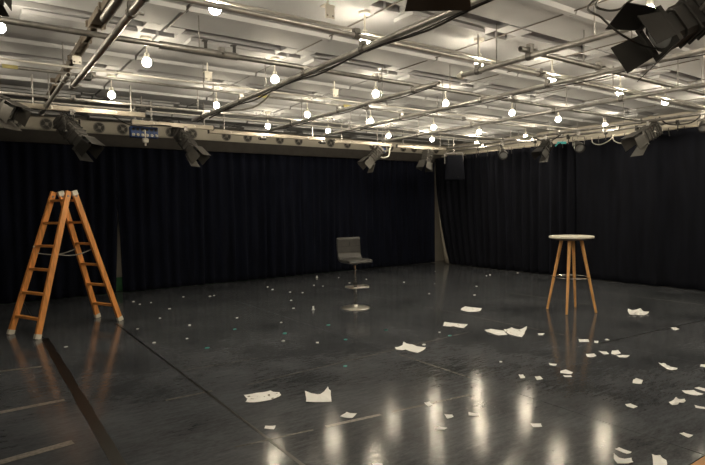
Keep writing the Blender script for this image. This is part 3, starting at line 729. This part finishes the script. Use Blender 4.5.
# ------------------------------------------------------------------ papers on the floor
def crop(ox, oy, s, pts): return [(ox+x/s, oy+y/s) for x, y in pts]
C4 = lambda p: crop(235, 300, 2.817, p)
C5 = lambda p: crop(470, 300, 2.817, p)
C7 = lambda p: crop(380, 260, 3.878, p)
C6 = lambda p: crop(600, 385, 5.81, p)
def paper(px, label, m='paper', lift=.012, group=None, name='paper_sheet', cat='paper', curl=()):
    W = [onz(x, y, .002) for x, y in px]; c = sum(W, Vector())/len(W); c.z = 0
    n = len(W)
    area = sum(W[i].x*W[(i+1) % n].y-W[(i+1) % n].x*W[i].y for i in range(n))
    if area < 0: W = W[::-1]; curl = tuple(n-1-i for i in curl)
    rnd = random.Random(int(c.x*1000+c.y*77))
    # densify the rim so the torn edge is uneven
    rim = []
    for i in range(n):
        a, b = W[i], W[(i+1) % n]; za = (lift*rnd.uniform(0, 1) if i not in curl else lift*1.6); zb = (0 if (i+1) % n not in curl else lift*1.0)
        for t in (0, .34, .67):
            p = a.lerp(b, t)-c; d = (b-a).length; e = Vector((b.y-a.y, a.x-b.x, 0)).normalized()*d*rnd.uniform(-.025, .025)*(t > 0)
            p += e; rim.append(Vector((p.x, p.y, .003+za*(1-t)*(.6 if t else 1)+zb*t*.4)))
    K = len(rim); mid = [Vector((p.x*.55, p.y*.55, .003+rnd.uniform(0, lift*.7))) for p in rim]
    topv = rim+mid+[Vector((0, 0, .003+lift*.4))]
    vs = topv+[v-Vector((0, 0, .0016)) for v in topv]; T = len(topv); fs = []
    for i in range(K):
        j = (i+1) % K
        fs += [(i, j, K+j, K+i), (K+i, K+j, 2*K), (T+i, T+K+i, T+K+j, T+j), (T+K+i, T+2*K, T+K+j), (i, T+i, T+j, j)]
    o = MB().add(vs, fs).build(name, m); o.location = c
    tag(o, label, cat, group); return o

paper(C4([(25, 268), (60, 262), (100, 258), (125, 262), (130, 268), (115, 278), (70, 288), (28, 290), (35, 280)]), 'oval torn paper sheet with small dark marks, beside the notched sheet', 'paperp')
paper(C4([(200, 290), (197, 262), (210, 270), (235, 268), (255, 262), (262, 250), (270, 258), (272, 288)]), 'torn paper sheet with a deep notch and curled-up corners on the floor', 'paper', curl=(1, 5))
paper(C4([(300, 325), (315, 318), (343, 320), (330, 334), (296, 330)]), 'lone squarish paper slip near the notched sheet', 'paper')
paper(C4([(450, 135), (470, 130), (475, 122), (500, 128), (538, 136), (515, 150), (480, 142), (455, 140)]), 'crumpled torn paper sheet lying on a floor tape line', 'paper', .012, curl=(2,))
paper(C7([(250, 242), (340, 250), (325, 265), (285, 260), (243, 255)]), 'flat printed paper sheet between two other sheets on the floor', 'paperp')
paper(C7([(315, 188), (330, 180), (395, 190), (385, 200), (345, 203), (312, 195)]), 'flat pale paper sheet lying farthest out toward the corner of the room', 'paperp')
paper(C7([(405, 272), (430, 268), (480, 275), (495, 290), (460, 292), (420, 283)]), 'torn paper sheet touching the curled sheet near the bar table', 'paper', .018)
paper(C7([(480, 272), (510, 264), (540, 270), (570, 262), (562, 285), (550, 300), (510, 292), (490, 282)]), 'printed torn sheet with an upturned corner near the bar table', 'paperp', .011, curl=(3,))
paper(C5([(445, 30), (480, 30), (505, 38), (490, 44), (465, 42), (448, 43)]), 'crumpled ragged paper on the floor beyond the bar table', 'paper', .05)
paper(C5([(530, 180), (545, 179), (560, 190), (585, 194), (575, 199), (555, 196)]), 'bent elongated paper strip among the slips', 'paper', .02)
paper(C5([(560, 290), (580, 280), (605, 279), (608, 288), (590, 292), (575, 299)]), 'pair-shaped ragged paper slip with notched corners', 'paper', .02)
paper(C5([(597, 255), (630, 256), (658, 266), (640, 269), (610, 266)]), 'large pointed white paper slip beside a smaller one', 'paper')
paper(C5([(405, 440), (425, 448), (455, 450), (460, 460), (415, 460), (405, 450)]), 'white paper piece with folded rising edge close to the boards', 'paper', .012, curl=(0,))
paper(C6([(302, 408), (350, 415), (385, 440), (390, 490), (308, 490)]), 'largest rounded white paper piece near the wooden boards', 'paper', .01)
SL = 'small white paper slip lying flat on the floor between the bar table and the boards'
slips = [C7(p) for p in ([(612, 285), (638, 284), (632, 292), (615, 292)], [(537, 446), (555, 445), (563, 457), (545, 459)], [(600, 453), (620, 450), (632, 462), (608, 466)])]
slips += [C5(p) for p in ([(567, 78), (580, 77), (590, 82), (578, 86), (568, 82)], [(305, 111), (333, 111), (336, 118), (308, 118)], [(350, 115), (362, 116), (360, 122), (350, 120)],
    [(326, 152), (350, 152), (356, 158), (345, 162), (330, 160)], [(362, 144), (385, 146), (392, 152), (378, 154)], [(400, 143), (418, 142), (425, 150), (410, 155), (398, 152)],
    [(412, 156), (430, 155), (450, 156), (442, 163), (420, 161)], [(222, 178), (245, 181), (242, 186), (225, 184)], [(255, 200), (270, 196), (290, 204), (285, 209), (255, 206)],
    [(262, 212), (285, 213), (288, 217), (268, 218)], [(460, 225), (468, 220), (487, 227), (483, 237), (458, 234)], [(650, 182), (662, 182), (666, 189), (648, 187)],
    [(437, 294), (452, 292), (472, 300), (460, 305), (443, 300)], [(632, 248), (645, 245), (672, 253), (670, 260)], [(633, 297), (660, 302), (670, 308), (636, 304)],
    [(590, 376), (602, 374), (628, 382), (615, 388)], [(408, 420), (420, 416), (455, 430), (442, 434)], [(170, 348), (200, 349), (203, 357), (178, 359)], [(-4, 316), (25, 322), (27, 328), (-4, 326)])]
slips += [C4(p) for p in ([(85, 355), (115, 355), (110, 364), (82, 363)], [(533, 290), (548, 287), (558, 295), (545, 301)], [(590, 322), (612, 324), (616, 330), (598, 334)],
    [(562, 362), (575, 357), (598, 360), (590, 365), (568, 366)], [(387, 462), (400, 458), (416, 462), (412, 470), (390, 470)])]
for p in slips: paper(p, SL if p[0][0] > 480 else 'small white paper slip lying flat in front of the bar stool', 'paper', .005, 'paper slips near the bar table' if p[0][0] > 480 else 'paper slips in front of the stool', 'paper_slip', 'paper')

# tiny scraps and teal marks
tiny = crop(130, 255, 3.525, [(12, 165), (34, 174), (74, 168), (139, 190), (188, 148), (282, 146), (296, 143), (105, 223), (26, 261), (85, 310), (202, 295), (485, 113), (503, 122), (564, 131),
    (608, 133), (568, 160), (577, 188), (540, 303), (660, 309), (648, 107), (680, 110), (533, 238), (378, 222), (210, 248)])
tiny += crop(400, 230, 5.82, [(205, 241), (24, 304), (202, 312), (170, 371), (504, 267), (445, 328), (434, 379), (684, 250)])
tiny += crop(300, 220, 4.65, [(180, 268), (230, 293), (308, 276), (484, 290)])
tiny += [(439.5, 332.5), (424, 345), (501, 362), (607, 340), (283, 341), (317.5, 343), (66, 347), (490, 275)]
def speck(px, sz, m, label, group, cat, name, tall=0.0):
    c = onz(px[0], px[1], 0); rnd = random.Random(int(px[0]*13+px[1]*7)); mb = MB()
    n = 6; poly = [(sz*rnd.uniform(.6, 1.1)*math.cos(2*PI*k/n), sz*rnd.uniform(.5, 1.0)*math.sin(2*PI*k/n)) for k in range(n)]
    mb.prism(poly, .0006, .006)
    if tall: mb.prism([(x*.5, y*.5) for x, y in poly], .005, tall)
    o = mb.build(name, m); o.location = c; tag(o, label, cat, group)
for p in tiny:
    big = random.random()
    speck(p, .017+.011*big, 'paper', 'tiny white torn scrap on the floor '+('between the ladder and the curtain gap' if p[0] < 215 else 'around the bar stool' if p[0] < 385 else 'between the stool, the table and the room corner'), 'tiny scraps scattered on the floor', 'paper', 'paper_scrap', .012 if big > .7 else 0)
for p, t in (((316.9, 277.7), .045), ((313.3, 309.7), .055)):
    speck(p, .03, 'paper', 'small upright crumpled white scrap near the bar stool', 'upright scraps near the stool', 'paper', 'paper_scrap', t)
teal = crop(130, 255, 3.525, [(370, 262), (546, 276), (700, 247), (272, 328)])+C4([(140, 95), (312, 112), (311, 187), (263, 71), (605, 101), (425, 85)])+C7([(23, 272)])
for p in teal: speck(p, .028, 'teal', 'small round teal tape mark stuck on the dark floor', 'teal floor marks', 'tape', 'floor_mark')
